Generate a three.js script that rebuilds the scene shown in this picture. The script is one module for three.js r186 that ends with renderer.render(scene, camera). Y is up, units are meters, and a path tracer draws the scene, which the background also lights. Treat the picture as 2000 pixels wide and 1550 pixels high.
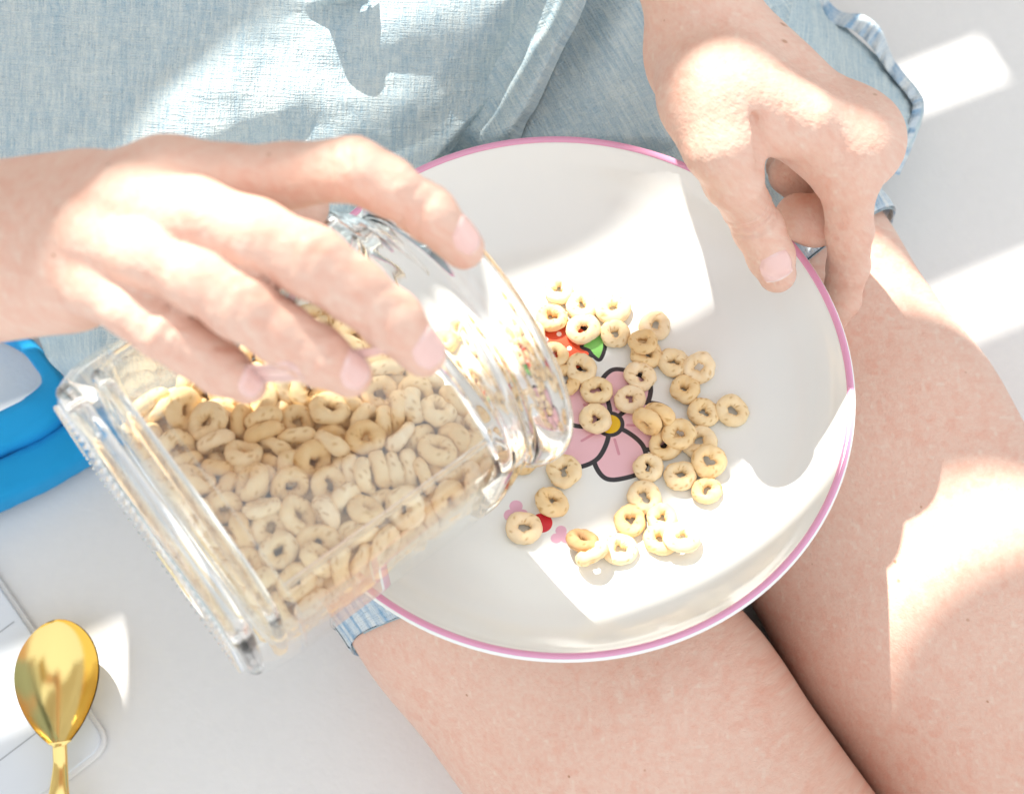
import * as THREE from 'three';
import { mergeGeometries, mergeVertices } from 'three/addons/utils/BufferGeometryUtils.js';
import { RoundedBoxGeometry } from 'three/addons/geometries/RoundedBoxGeometry.js';

// ---------------------------------------------------------------- camera, sky, sun, exposure
const scene = new THREE.Scene();
const V = (x, y, z) => new THREE.Vector3(x, y, z);
const TILT = 20 * Math.PI / 180, FOCAL = 2600;                 // focal length in photo pixels (2000 x 1550)
const PLATE_C = V(0.0183, 0.186, -0.0100);                            // middle of the plate's rim
const FWD = V(0, -Math.cos(TILT), -Math.sin(TILT)), UPV = V(0, Math.sin(TILT), -Math.cos(TILT)), RGT = V(1, 0, 0);
const EYE = V(0, PLATE_C.y + 0.5 * Math.cos(TILT), 0.5 * Math.sin(TILT));
const camera = new THREE.PerspectiveCamera(2 * Math.atan(775 / FOCAL) * 180 / Math.PI, 2000 / 1550, 0.02, 60);
camera.position.copy(EYE); camera.up.copy(UPV); camera.lookAt(EYE.clone().add(FWD));
camera.focus = 0.515; camera.userData.fStop = 13;
scene.add(camera);

const SUN_EL = 46.5 * Math.PI / 180, SUN_HEAD = [0.39, 0.92];       // the sunlight travels towards +x +z and down
const hl = Math.hypot(...SUN_HEAD);
const SUN_DIR = V(SUN_HEAD[0] / hl * Math.cos(SUN_EL), -Math.sin(SUN_EL), SUN_HEAD[1] / hl * Math.cos(SUN_EL));
const sun = new THREE.DirectionalLight(new THREE.Color().setRGB(1, 0.95, 0.87), 5);
sun.target.position.set(0, 0.1, 0); sun.position.copy(SUN_DIR).multiplyScalar(-4).add(sun.target.position);
sun.castShadow = true; sun.shadow.radius = 1.25;
Object.assign(sun.shadow.camera, { left: -1, right: 1, top: 1, bottom: -1, near: 0.1, far: 9 });
sun.shadow.mapSize.set(2048, 2048);
scene.add(sun, sun.target);
{ // a bright, faintly blue, even sky
  const W = 64, H = 32, d = new Float32Array(W * H * 4);
  for (let y = 0; y < H; y++) for (let x = 0; x < W; x++) {
    const e = (y + 0.5) / H * 2 - 1, k = 0.9 + 0.1 * Math.max(0, e);
    d.set([0.62 * k, 0.65 * k, 0.68 * k, 1], (y * W + x) * 4);
  }
  const t = new THREE.DataTexture(d, W, H, THREE.RGBAFormat, THREE.FloatType);
  t.mapping = THREE.EquirectangularReflectionMapping; t.magFilter = THREE.LinearFilter; t.needsUpdate = true;
  scene.background = t; scene.environment = t;
}
const renderer = new THREE.WebGLRenderer({ antialias: true });
renderer.setSize(1024, 793);
renderer.toneMapping = THREE.LinearToneMapping;
renderer.toneMappingExposure = 2.0;
renderer.shadowMap.enabled = true;

// ---------------------------------------------------------------- helpers
const ray = (px, py) => FWD.clone().addScaledVector(RGT, (px - 1000) / FOCAL).addScaledVector(UPV, (775 - py) / FOCAL);
const at = (px, py, y) => { const d = ray(px, py); return EYE.clone().addScaledVector(d, (y - EYE.y) / d.y); };     // where the sight line meets height y
const atd = (px, py, depth) => EYE.clone().addScaledVector(ray(px, py), depth);                                      // at a distance measured along the lens axis
let seed = 7;
const rnd = () => { seed = (seed + 0x6d2b79f5) | 0; let t = Math.imul(seed ^ (seed >>> 15), 1 | seed); t = (t + Math.imul(t ^ (t >>> 7), 61 | t)) ^ t; return ((t ^ (t >>> 14)) >>> 0) / 4294967296; };
const rr = (a, b) => a + (b - a) * rnd();
const clamp = (x, a = 0, b = 1) => Math.min(b, Math.max(a, x));
const lerp = (a, b, t) => a + (b - a) * t;
const sstep = (a, b, x) => { const t = clamp((x - a) / (b - a)); return t * t * (3 - 2 * t); };
const hash3 = (x, y, z) => { let h = Math.imul(x, 374761393) ^ Math.imul(y, 668265263) ^ Math.imul(z, 2147483647 - 1274126177); h = Math.imul(h ^ (h >>> 13), 1274126177); return ((h ^ (h >>> 16)) >>> 0) / 4294967296; };
function noise3(x, y, z) {
  const ix = Math.floor(x), iy = Math.floor(y), iz = Math.floor(z); x -= ix; y -= iy; z -= iz;
  const u = x * x * (3 - 2 * x), v = y * y * (3 - 2 * y), w = z * z * (3 - 2 * z);
  const q = (a, b, c) => hash3(ix + a, iy + b, iz + c);
  return lerp(lerp(lerp(q(0, 0, 0), q(1, 0, 0), u), lerp(q(0, 1, 0), q(1, 1, 0), u), v), lerp(lerp(q(0, 0, 1), q(1, 0, 1), u), lerp(q(0, 1, 1), q(1, 1, 1), u), v), w) * 2 - 1;
}
const fbm = (x, y, z, n = 4) => { let s = 0, a = 0.5; for (let i = 0; i < n; i++, a *= 0.5, x *= 2.03, y *= 2.03, z *= 2.03) s += a * noise3(x + 17 * i, y, z); return s; };
const noiseT = (x, y, P, sd) => { // tiling value noise, period P
  const ix = Math.floor(x), iy = Math.floor(y), fx = x - ix, fy = y - iy, u = fx * fx * (3 - 2 * fx), v = fy * fy * (3 - 2 * fy), m = (a, p) => ((a % p) + p) % p;
  const q = (a, b) => hash3(m(ix + a, P[0]), m(iy + b, P[1]), sd);
  return lerp(lerp(q(0, 0), q(1, 0), u), lerp(q(0, 1), q(1, 1), u), v);
};
function tex(w, h, fn, { srgb = false, repeat } = {}) {
  const d = new Uint8Array(w * h * 4);
  for (let y = 0; y < h; y++) for (let x = 0; x < w; x++) { const c = fn(x / w, y / h, x, y), o = (y * w + x) * 4; d[o] = clamp(c[0]) * 255; d[o + 1] = clamp(c[1]) * 255; d[o + 2] = clamp(c[2]) * 255; d[o + 3] = 255; }
  const t = new THREE.DataTexture(d, w, h); t.magFilter = THREE.LinearFilter; t.wrapS = t.wrapT = THREE.RepeatWrapping;
  if (srgb) t.colorSpace = THREE.SRGBColorSpace;
  if (repeat) t.repeat.set(...repeat);
  t.needsUpdate = true; return t;
}
const lin = (r, g, b) => new THREE.Color().setRGB(r, g, b);
const s8 = (v) => (v <= 0.0031308 ? v * 12.92 : 1.055 * Math.pow(v, 1 / 2.4) - 0.055);
const used = {};
const numbered = (n) => { const k = used[n] = (used[n] ?? -1) + 1; return k ? n + '_' + String(k).padStart(3, '0') : n; };
const tag = (o, label, category, group) => { Object.assign(o.userData, { label, category }); if (group) o.userData.group = group; return o; };
const mesh = (name, g, m, parent) => { const o = new THREE.Mesh(g, m); o.castShadow = o.receiveShadow = true; if (parent) { o.name = name; parent.add(o); } else { o.name = numbered(name); scene.add(o); } return o; };
const group = (name, pos) => { const o = new THREE.Group(); o.name = numbered(name); if (pos) o.position.copy(pos); scene.add(o); return o; };
function grid(nu, nv, fn, { closeU = false, uv } = {}) { // a sheet of (nu+1) x (nv+1) points
  const p = [], t = [], ix = [];
  for (let j = 0; j <= nv; j++) for (let i = 0; i <= nu; i++) { const q = fn(i / nu, j / nv); p.push(q.x, q.y, q.z); const w = uv ? uv(q, i / nu, j / nv) : [i / nu, j / nv]; t.push(w[0], w[1]); }
  for (let j = 0; j < nv; j++) for (let i = 0; i < nu; i++) { const a = j * (nu + 1) + i, b = a + 1, c = a + nu + 1, d = c + 1; ix.push(a, b, d, a, d, c); }
  const g = new THREE.BufferGeometry(); g.setAttribute('position', new THREE.Float32BufferAttribute(p, 3)); g.setAttribute('uv', new THREE.Float32BufferAttribute(t, 2)); g.setIndex(ix); g.computeVertexNormals();
  if (closeU) { const n = g.attributes.normal; for (let j = 0; j <= nv; j++) { const a = j * (nu + 1), b = a + nu, v = V(n.getX(a) + n.getX(b), n.getY(a) + n.getY(b), n.getZ(a) + n.getZ(b)).normalize(); n.setXYZ(a, v.x, v.y, v.z); n.setXYZ(b, v.x, v.y, v.z); } }
  return g;
}
// signed distance pieces
function bone(a, b, ra, rb) { return { ax: a.x, ay: a.y, az: a.z, bx: b.x - a.x, by: b.y - a.y, bz: b.z - a.z, l: a.distanceToSquared(b), ra, rb }; }
function dBone(o, x, y, z) { const px = x - o.ax, py = y - o.ay, pz = z - o.az, t = clamp((px * o.bx + py * o.by + pz * o.bz) / o.l), dx = px - o.bx * t, dy = py - o.by * t, dz = pz - o.bz * t; return Math.sqrt(dx * dx + dy * dy + dz * dz) - (o.ra + (o.rb - o.ra) * t); }
const smin = (a, b, k) => { const h = Math.max(k - Math.abs(a - b), 0) / k; return Math.min(a, b) - h * h * k * 0.25; };
const chain = (js) => { const out = []; for (let i = 0; i + 1 < js.length; i++) out.push(bone(js[i][0], js[i + 1][0], js[i][1], js[i + 1][1])); return out; };
const dChain = (bs, x, y, z, k) => { let d = 1e3; for (const b of bs) d = smin(d, dBone(b, x, y, z), k); return d; };
function nets(f, lo, hi, c) { // naive surface nets over a box, blocks far from the surface skipped
  const nx = Math.ceil((hi.x - lo.x) / c) + 1, ny = Math.ceil((hi.y - lo.y) / c) + 1, nz = Math.ceil((hi.z - lo.z) / c) + 1, S = new Float32Array(nx * ny * nz), B = 6, sx = 1, sy = nx, sz = nx * ny;
  for (let k0 = 0; k0 < nz; k0 += B) for (let j0 = 0; j0 < ny; j0 += B) for (let i0 = 0; i0 < nx; i0 += B) {
    const m = f(lo.x + (i0 + B / 2) * c, lo.y + (j0 + B / 2) * c, lo.z + (k0 + B / 2) * c), far = Math.abs(m) > B * c * 1.15 + 0.006;
    for (let k = k0; k < Math.min(nz, k0 + B); k++) for (let j = j0; j < Math.min(ny, j0 + B); j++) for (let i = i0; i < Math.min(nx, i0 + B); i++) S[i + j * sy + k * sz] = far ? m : f(lo.x + i * c, lo.y + j * c, lo.z + k * c);
  }
  const id = new Int32Array(nx * ny * nz).fill(-1), P = [], N = [], I = [], e = c * 0.4;
  for (let k = 0; k < nz - 1; k++) for (let j = 0; j < ny - 1; j++) for (let i = 0; i < nx - 1; i++) {
    const o = i + j * sy + k * sz; let n = 0, x = 0, y = 0, z = 0;
    const v = [S[o], S[o + 1], S[o + sy], S[o + sy + 1], S[o + sz], S[o + sz + 1], S[o + sz + sy], S[o + sz + sy + 1]];
    let neg = 0; for (const q of v) neg += q < 0; if (!neg || neg === 8) continue;
    for (let a = 0; a < 8; a++) for (const bit of [1, 2, 4]) if (!(a & bit)) { const b = a | bit; if ((v[a] < 0) !== (v[b] < 0)) { const t = v[a] / (v[a] - v[b]); x += (a & 1) + (bit === 1 ? t : 0); y += ((a >> 1) & 1) + (bit === 2 ? t : 0); z += ((a >> 2) & 1) + (bit === 4 ? t : 0); n++; } }
    const X = lo.x + (i + x / n) * c, Y = lo.y + (j + y / n) * c, Z = lo.z + (k + z / n) * c; id[o] = P.length / 3; P.push(X, Y, Z);
    const g = V(f(X + e, Y, Z) - f(X - e, Y, Z), f(X, Y + e, Z) - f(X, Y - e, Z), f(X, Y, Z + e) - f(X, Y, Z - e)).normalize(); N.push(g.x, g.y, g.z);
  }
  const quad = (a, b, cc, d, flip) => { if (a < 0 || b < 0 || cc < 0 || d < 0) return; flip ? I.push(a, cc, b, a, d, cc) : I.push(a, b, cc, a, cc, d); };
  for (let k = 1; k < nz - 1; k++) for (let j = 1; j < ny - 1; j++) for (let i = 1; i < nx - 1; i++) {
    const o = i + j * sy + k * sz, s = S[o] < 0;
    if (s !== S[o + sx] < 0) quad(id[o - sy - sz], id[o - sz], id[o], id[o - sy], !s);
    if (s !== S[o + sy] < 0) quad(id[o - sx - sz], id[o - sx], id[o], id[o - sz], !s);
    if (s !== S[o + sz] < 0) quad(id[o - sx - sy], id[o - sy], id[o], id[o - sx], !s);
  }
  const g = new THREE.BufferGeometry(); g.setAttribute('position', new THREE.Float32BufferAttribute(P, 3)); g.setAttribute('normal', new THREE.Float32BufferAttribute(N, 3)); g.setIndex(I); return g;
}
const planarUV = (g) => { const p = g.attributes.position, u = new Float32Array(p.count * 2); for (let i = 0; i < p.count; i++) { u[i * 2] = p.getX(i) + 0.45 * p.getY(i); u[i * 2 + 1] = p.getZ(i) - 0.35 * p.getY(i); } g.setAttribute('uv', new THREE.BufferAttribute(u, 2)); return g; };

// ---------------------------------------------------------------- materials
const fine = tex(512, 512, (u, v) => { const n = 0.5 * noiseT(u * 128, v * 128, [128, 128], 3) + 0.3 * noiseT(u * 256, v * 256, [256, 256], 4) + 0.2 * noiseT(u * 40, v * 40, [40, 40], 5); return [n, n, n]; });
const rep = (t, m) => { const c = t.clone(); c.repeat.set(1 / m, 1 / m); c.needsUpdate = true; return c; };
const floorTex = tex(512, 512, (u, v) => { const n = noiseT(u * 12, v * 12, [12, 12], 21) * 0.5 + noiseT(u * 150, v * 150, [150, 150], 22) * 0.5, k = 0.965 + 0.035 * n; return [s8(0.82 * k), s8(0.812 * k), s8(0.795 * k)]; }, { srgb: true });
const M = {};
M.floor = new THREE.MeshPhysicalMaterial({ map: rep(floorTex, 0.6), roughness: 0.42, bumpMap: rep(fine, 0.25), bumpScale: 0.00015 });
M.paint = new THREE.MeshStandardMaterial({ color: lin(0.34, 0.30, 0.25), roughness: 0.6 });
// fair skin with fine pink and pale mottling and a few freckles
const freck = []; for (let i = 0; i < 26; i++) freck.push([rnd(), rnd(), rr(0.0016, 0.0042), rr(0.35, 0.9)]);
const skinTex = tex(1024, 1024, (u, v) => {
  const a = noiseT(u * 7, v * 7, [7, 7], 31), b = noiseT(u * 60, v * 60, [60, 60], 32), c = noiseT(u * 140, v * 140, [140, 140], 33), e = noiseT(u * 300, v * 300, [300, 300], 34), bl = noiseT(u * 22, v * 22, [22, 22], 35);
  let pink = 0.10 * (a - 0.5) + 0.20 * (sstep(0.45, 0.9, b) - 0.3) * (0.4 + a) + 0.30 * (c - 0.5) + 0.16 * (e - 0.5) + 0.05 * (bl - 0.5);
  const pale = 0.5 * sstep(0.78, 0.95, noiseT(u * 85, v * 85, [85, 85], 36));
  pink -= pale * 0.5;
  let r = 0.755 - 0.05 * pink, g = 0.483 - 0.2 * pink, bb = 0.378 - 0.19 * pink;
  for (const f of freck) { const dx = Math.abs(u - f[0]), dy = Math.abs(v - f[1]), d = Math.hypot(dx, dy); if (d < f[2] * 2) { const k = f[3] * (1 - sstep(f[2] * 0.4, f[2] * 1.3, d + 0.0012 * (e - 0.5))); r = lerp(r, 0.42, k); g = lerp(g, 0.2, k); bb = lerp(bb, 0.11, k); } }
  return [s8(r), s8(g), s8(bb)];
}, { srgb: true });
const skinBump = tex(1024, 1024, (u, v) => { const n = 0.45 * noiseT(u * 150, v * 150, [150, 150], 41) + 0.35 * noiseT(u * 320, v * 320, [320, 320], 42) + 0.2 * noiseT(u * 50, v * 50, [50, 50], 43); return [n, n, n]; });
M.skin = new THREE.MeshPhysicalMaterial({ map: rep(skinTex, 0.21), bumpMap: rep(skinBump, 0.13), bumpScale: 0.0002, roughness: 0.5, specularIntensity: 0.7 });
M.nail = new THREE.MeshPhysicalMaterial({ color: lin(0.82, 0.54, 0.49), roughness: 0.22, clearcoat: 0.5, clearcoatRoughness: 0.15, vertexColors: true });
// washed denim: pale weft, blue warp slubs
const denimFn = (u, v) => {
  const warp = noiseT(u * 256, v * 26, [256, 26], 51), warp2 = noiseT(u * 90, v * 9, [90, 9], 52), weft = noiseT(u * 24, v * 256, [24, 256], 53), tw = noiseT(u * 340, v * 340, [340, 340], 54), big = noiseT(u * 9, v * 5, [9, 5], 55);
  const blue = clamp(0.30 + 0.42 * (warp - 0.5) + 0.36 * (warp2 - 0.5) + 0.26 * (weft - 0.5) + 0.5 * (tw - 0.5) + 0.2 * (big - 0.5));
  return { blue, h: 0.35 * warp + 0.35 * weft + 0.3 * tw };
};
const denimTex = tex(1024, 1024, (u, v) => { const { blue } = denimFn(u, v); return [s8(lerp(0.62, 0.27, blue)), s8(lerp(0.695, 0.425, blue)), s8(lerp(0.69, 0.53, blue))]; }, { srgb: true });
const denimBump = tex(1024, 1024, (u, v) => { const { h } = denimFn(u, v); return [h, h, h]; });
M.denim = new THREE.MeshPhysicalMaterial({ map: rep(denimTex, 0.12), bumpMap: rep(denimBump, 0.12), bumpScale: 0.0007, roughness: 0.95, sheen: 0.25, sheenColor: lin(0.8, 0.85, 0.9), sheenRoughness: 0.6, side: THREE.DoubleSide });
const hemTex = tex(512, 256, (u, v) => { const { blue } = denimFn(u * 0.5, v * 0.25), st = noiseT(u * 34, v * 3, [34, 3], 61), b = clamp(blue * 0.7 + 0.5 * sstep(0.45, 0.8, st)); return [s8(lerp(0.74, 0.2, b)), s8(lerp(0.78, 0.37, b)), s8(lerp(0.78, 0.55, b))]; }, { srgb: true });
M.hem = new THREE.MeshPhysicalMaterial({ map: rep(hemTex, 0.1), bumpMap: rep(denimBump, 0.12), bumpScale: 0.0008, roughness: 0.95, side: THREE.DoubleSide });
M.thread = new THREE.MeshStandardMaterial({ color: lin(0.5, 0.52, 0.52), roughness: 0.9 });
M.glass = new THREE.MeshPhysicalMaterial({ color: lin(0.985, 0.995, 0.99), roughness: 0.0, transmission: 1, thickness: 0, ior: 1.72, side: THREE.DoubleSide });
M.solidGlass = new THREE.MeshPhysicalMaterial({ color: lin(1, 1, 1), roughness: 0.0, transmission: 1, thickness: 0.01, ior: 1.5, attenuationColor: lin(0.9, 0.965, 0.97), attenuationDistance: 0.08 });
M.baseGlass = new THREE.MeshPhysicalMaterial({ color: lin(1, 1, 1), roughness: 0.02, transmission: 1, thickness: 0.01, ior: 1.42 });
M.gold = new THREE.MeshPhysicalMaterial({ color: lin(0.94, 0.72, 0.28), metalness: 1, roughness: 0.06, bumpMap: rep(fine, 0.08), bumpScale: 0.000008 });
M.board = new THREE.MeshPhysicalMaterial({ color: lin(0.74, 0.78, 0.83), roughness: 0.35 });
M.pinkGlaze = new THREE.MeshPhysicalMaterial({ color: lin(0.76, 0.34, 0.52), roughness: 0.15, clearcoat: 0.6 });
const clothBump = tex(256, 256, (u, v) => { const n = 0.5 + 0.25 * Math.sin(u * 2 * Math.PI * 64) + 0.25 * Math.sin(v * 2 * Math.PI * 64); return [n, n, n]; });
M.blue = new THREE.MeshPhysicalMaterial({ color: lin(0.002, 0.38, 0.80), roughness: 0.75, bumpMap: rep(clothBump, 0.05), bumpScale: 0.0002, sheen: 0.3, sheenColor: lin(0.3, 0.6, 0.9) });

// ---------------------------------------------------------------- the setting: floor and the slatted screen that stripes the sunlight
{
  const g = new THREE.PlaneGeometry(12, 12); g.rotateX(-Math.PI / 2);
  const p = g.attributes.position, u = g.attributes.uv; for (let i = 0; i < p.count; i++) u.setXY(i, p.getX(i), p.getZ(i));
  mesh('floor', g, M.floor).userData.kind = 'structure';
}
const BAND = V(1, 0, -0.43).normalize();                       // the slats run this way
const SCREEN_D = 0.95;                                          // metres from the plate to the screen, across the slats
const BN = V(BAND.z, 0, -BAND.x).normalize();                  // points towards the sun side (-x -z)
if (BN.dot(SUN_DIR) > 0) BN.negate();
const toScreen = (p) => { const t = (SCREEN_D - p.dot(BN)) / (-SUN_DIR.dot(BN)), q = p.clone().addScaledVector(SUN_DIR, -t); return { u: q.dot(BAND), h: q.y }; };
{
  const gaps = []; // [low, high] of each opening, from where its light falls in the photograph
  const seen = [[0.827, 0.872], [0.965, 1.011], [1.083, 1.141], [1.217, 1.270], [1.361, 1.408]], per = 0.134;
  for (let k = 6; k >= 1; k--) gaps.push([seen[0][0] - k * per, seen[0][1] - k * per]);
  gaps.push(...seen);
  for (let k = 1; k <= 14; k++) gaps.push([seen[4][0] + k * per, seen[4][1] + k * per]);
  const uEnd = toScreen(at(1935, 105, 0)).u, uStart = uEnd - 3.6;
  const s = group('slatted_screen', V(0, 0, 0)); tag(s, 'tall screen of wide horizontal wooden slats between posts', 'screen');
  const place = (o, u, h) => { o.position.copy(BN.clone().multiplyScalar(SCREEN_D).addScaledVector(BAND, u).setY(h)); o.rotation.y = Math.atan2(-BAND.z, BAND.x); };
  for (let i = 0; i + 1 < gaps.length; i++) {
    const lo = gaps[i][1], hi = gaps[i + 1][0]; if (hi < 0.05) continue;
    const o = mesh('slat', new RoundedBoxGeometry(uEnd - uStart, hi - Math.max(0.03, lo), 0.02, 2, 0.003), M.paint, s); place(o, (uEnd + uStart) / 2, (hi + Math.max(0.03, lo)) / 2);
  }
  { const o = mesh('batten', new RoundedBoxGeometry(0.14, 0.075, 0.03, 2, 0.003), M.paint, s); place(o, -0.100, 1.112); }
  for (const u of [uStart, uEnd + 0.6]) { const o = mesh('post', new RoundedBoxGeometry(u > uEnd ? 1.26 : 0.07, 3.7, 0.06, 2, 0.004), M.paint, s); place(o, u + (u > uEnd ? 0.03 : 0), 1.85); }
}

// ---------------------------------------------------------------- plate
const PT = 6.6 * Math.PI / 180, PN = V(0, Math.cos(PT), -Math.sin(PT));
const plateQ = new THREE.Quaternion().setFromUnitVectors(V(0, 1, 0), PN);
const onPlate = (px, py, h) => { // plate-local point where the sight line meets the plane h above the rim plane
  const d = ray(px, py), o = PLATE_C.clone().addScaledVector(PN, h), t = o.clone().sub(EYE).dot(PN) / d.dot(PN);
  return EYE.clone().addScaledVector(d, t).sub(PLATE_C).applyQuaternion(plateQ.clone().invert());
};
const PLATE_R = 0.1112;
const plateProf = [[0.0001, -0.0300], [0.05, -0.0300], [0.066, -0.0293], [0.078, -0.0272], [0.088, -0.0232], [0.0965, -0.0172], [0.1030, -0.0098], [0.1068, -0.0036], [0.1085, -0.0008], [0.1100, 0], [0.1111, -0.0007], [0.1112, -0.0018], [0.1098, -0.0042], [0.1058, -0.0112], [0.0990, -0.0195], [0.0895, -0.0270], [0.078, -0.0318], [0.062, -0.0345], [0.054, -0.0350], [0.0525, -0.0385], [0.0490, -0.0385], [0.0475, -0.0348], [0.0001, -0.0345]];
const plateTop = (r) => { for (let i = 0; i < 9; i++) if (r <= plateProf[i + 1][0]) return lerp(plateProf[i][1], plateProf[i + 1][1], clamp((r - plateProf[i][0]) / (plateProf[i + 1][0] - plateProf[i][0]))); return 0; };
{
  const S = 2048, cv = document.createElement('canvas'); cv.width = cv.height = S; const c = cv.getContext('2d'), K = S / 0.228;
  const tp = (px, py) => { const q = onPlate(px, py, -0.03); return [(q.x / 0.228 + 0.5) * S, (q.z / 0.228 + 0.5) * S]; };
  const white = '#eef0ee'; c.fillStyle = white; c.fillRect(0, 0, S, S);
  const ink = '#33323a', path = (pts, fill, stroke, w = 22) => { // smooth closed outline through photo points
    const q = pts.map((p) => tp(...p)), n = q.length; c.beginPath();
    for (let i = 0; i < n; i++) { const a = q[(i + n - 1) % n], b = q[i], d = q[(i + 1) % n], e = q[(i + 2) % n]; if (!i) c.moveTo(...b); c.bezierCurveTo(b[0] + (d[0] - a[0]) / 6, b[1] + (d[1] - a[1]) / 6, d[0] - (e[0] - b[0]) / 6, d[1] - (e[1] - b[1]) / 6, d[0], d[1]); }
    c.closePath(); if (fill) { c.fillStyle = fill; c.fill(); } if (stroke) { c.strokeStyle = stroke; c.lineWidth = w; c.lineJoin = 'round'; c.stroke(); }
  };
  const round = (x, y, r, fill, stroke, w) => path(Array.from({ length: 10 }, (_, i) => [x + r * Math.cos(i * 0.6283), y + r * 0.9 * Math.sin(i * 0.6283)]), fill, stroke, w);
  // a plain five-petalled pink blossom with a yellow eye
  const bx = 1192, by = 828;
  for (let k = 0; k < 5; k++) {
    const a = -1.2 + k * 1.2566, ca = Math.cos(a), sa = Math.sin(a), f = (r, t) => [bx + (r * ca - t * sa) * 1.06, by + (r * sa + t * ca) * 0.95];
    path([f(14, -16), f(58, -47), f(104, -38), f(114, 0), f(104, 38), f(58, 47), f(14, 16)], '#eebfc9', ink, 17);
  }
  for (let k = 0; k < 5; k++) { const a = -1.2 + k * 1.2566; const [x0, y0] = tp(bx + 34 * Math.cos(a), by + 31 * Math.sin(a)), [x1, y1] = tp(bx + 66 * Math.cos(a), by + 60 * Math.sin(a)); c.strokeStyle = '#d897a6'; c.lineWidth = 10; c.lineCap = 'round'; c.beginPath(); c.moveTo(x0, y0); c.lineTo(x1, y1); c.stroke(); }
  round(bx, by, 24, '#efc21f', ink, 14);
  // strawberry and its leaf
  path([[1046, 640], [1090, 628], [1140, 640], [1158, 676], [1140, 716], [1104, 728], [1070, 712], [1044, 680]], '#e2593a', ink, 17);
  for (const [x, y] of [[1092, 652], [1112, 680], [1084, 684], [1126, 655], [1104, 708], [1066, 662]]) round(x, y, 5, '#fbf3ea');
  path([[1136, 676], [1150, 660], [1176, 652], [1182, 676], [1172, 702], [1158, 694], [1150, 684]], '#8fd874', ink, 14);
  // cherries and small pink leaves along the edge
  round(1058, 1021, 21, '#d8313f'); round(962, 790, 24, '#dd5a5c'); round(1052, 1026, 4, '#f6d5d5');
  const tri = (x, y, s) => { for (const a of [0.5, 2.6, 4.7]) path(Array.from({ length: 8 }, (_, i) => [x + s * Math.cos(a) + s * Math.cos(i * 0.785), y + s * 0.9 * Math.sin(a) + s * 0.9 * Math.sin(i * 0.785)]), '#e7b5cd'); };
  tri(1096, 1046, 11); tri(1008, 1000, 13); tri(935, 850, 12);
  const map = new THREE.CanvasTexture(cv); map.colorSpace = THREE.SRGBColorSpace; map.flipY = false;
  const glaze = new THREE.MeshPhysicalMaterial({ map, roughness: 0.2, clearcoat: 0.5, clearcoatRoughness: 0.06 });
  const lathe = (prof, n) => { const g = new THREE.LatheGeometry(new THREE.SplineCurve(prof.map((p) => new THREE.Vector2(...p))).getPoints(150), n); return g; };
  const g = lathe(plateProf, 160), p = g.attributes.position, u = g.attributes.uv, nn = g.attributes.normal;
  for (let i = 0; i < p.count; i++) { const under = i % 151 > 68; u.setXY(i, under ? 0.01 : p.getX(i) / 0.228 + 0.5, under ? 0.01 : p.getZ(i) / 0.228 + 0.5); }
  if (nn.getY(10) < 0) { g.index.array.reverse(); for (let i = 0; i < nn.count; i++) nn.setXYZ(i, -nn.getX(i), -nn.getY(i), -nn.getZ(i)); }
  const o = group('plate', PLATE_C); o.quaternion.copy(plateQ); tag(o, 'white deep plate with pink painted rim line, resting on the lap', 'plate');
  mesh('bowl', g, glaze, o);
  const ring = []; for (let i = 0; i <= 10; i++) { const a = Math.PI * (0.30 + 0.62 * i / 10); ring.push(new THREE.Vector2(0.1096 + 0.0016 * Math.cos(a), -0.0012 + 0.00150 * Math.sin(a))); }
  const rg = new THREE.LatheGeometry(ring.reverse(), 160); mesh('rim_line', rg, M.pinkGlaze, o);
}

// ---------------------------------------------------------------- glass jar (its own frame: local y runs from base to mouth, local z faces up to the viewer)
const JD = 17 * Math.PI / 180, JA2 = [0.8139, 0.581];
const jarA = RGT.clone().multiplyScalar(JA2[0] * Math.cos(JD)).addScaledVector(UPV, JA2[1] * Math.cos(JD)).addScaledVector(FWD, Math.sin(JD)).normalize();
const jarE1 = RGT.clone().multiplyScalar(JA2[1]).addScaledVector(UPV, -JA2[0]).normalize();
const jarE2 = new THREE.Vector3().crossVectors(jarE1, jarA).normalize();               // towards the viewer
{ const a = 11 * Math.PI / 180, e1 = jarE1.clone(), e2 = jarE2.clone(); jarE1.copy(e1).multiplyScalar(Math.cos(a)).addScaledVector(e2, Math.sin(a)); jarE2.copy(e2).multiplyScalar(Math.cos(a)).addScaledVector(e1, -Math.sin(a)); }
const JAR_O = atd(292, 1066, 0.388), JW = 0.0485;
const jarM = new THREE.Matrix4().makeBasis(jarE1, jarA, jarE2).setPosition(JAR_O), jarMi = jarM.clone().invert();
const jar = group('glass_jar'); jar.applyMatrix4(jarM); tag(jar, 'square clear glass jar held tilted over the plate, half full of cereal', 'jar');
// cross-section: rounded square of half width w and corner radius c, as a function of angle parameter
function roundSq(t, w, c) { // t in 0..1 round the outline, by arc length
  const s = w - c, q = Math.PI / 2 * c, side = 2 * s, tot = 4 * (side + q); let d = t * tot;
  const R = (k, x, z) => [[x, z], [-z, x], [-x, -z], [z, -x]][k];
  for (let k = 0; k < 4; k++) {
    if (d <= side) return R(k, w, -s + d); d -= side;
    if (d <= q || k === 3) { const a = d / c; return R(k, s + c * Math.cos(a), s + c * Math.sin(a)); } d -= q;
  }
}
const jarSec = [ // [axial, half width, corner radius]
  [0.0200, JW, 0.026], [0.03, JW, 0.026], [0.05, JW, 0.026], [0.07, JW, 0.026], [0.0900, JW, 0.026]];
const secAt = (v) => { const x = v * (jarSec.length - 1), i = Math.min(jarSec.length - 2, Math.floor(x)), f = x - i; return jarSec[i].map((a, k) => lerp(a, jarSec[i + 1][k], f)); };
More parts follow.
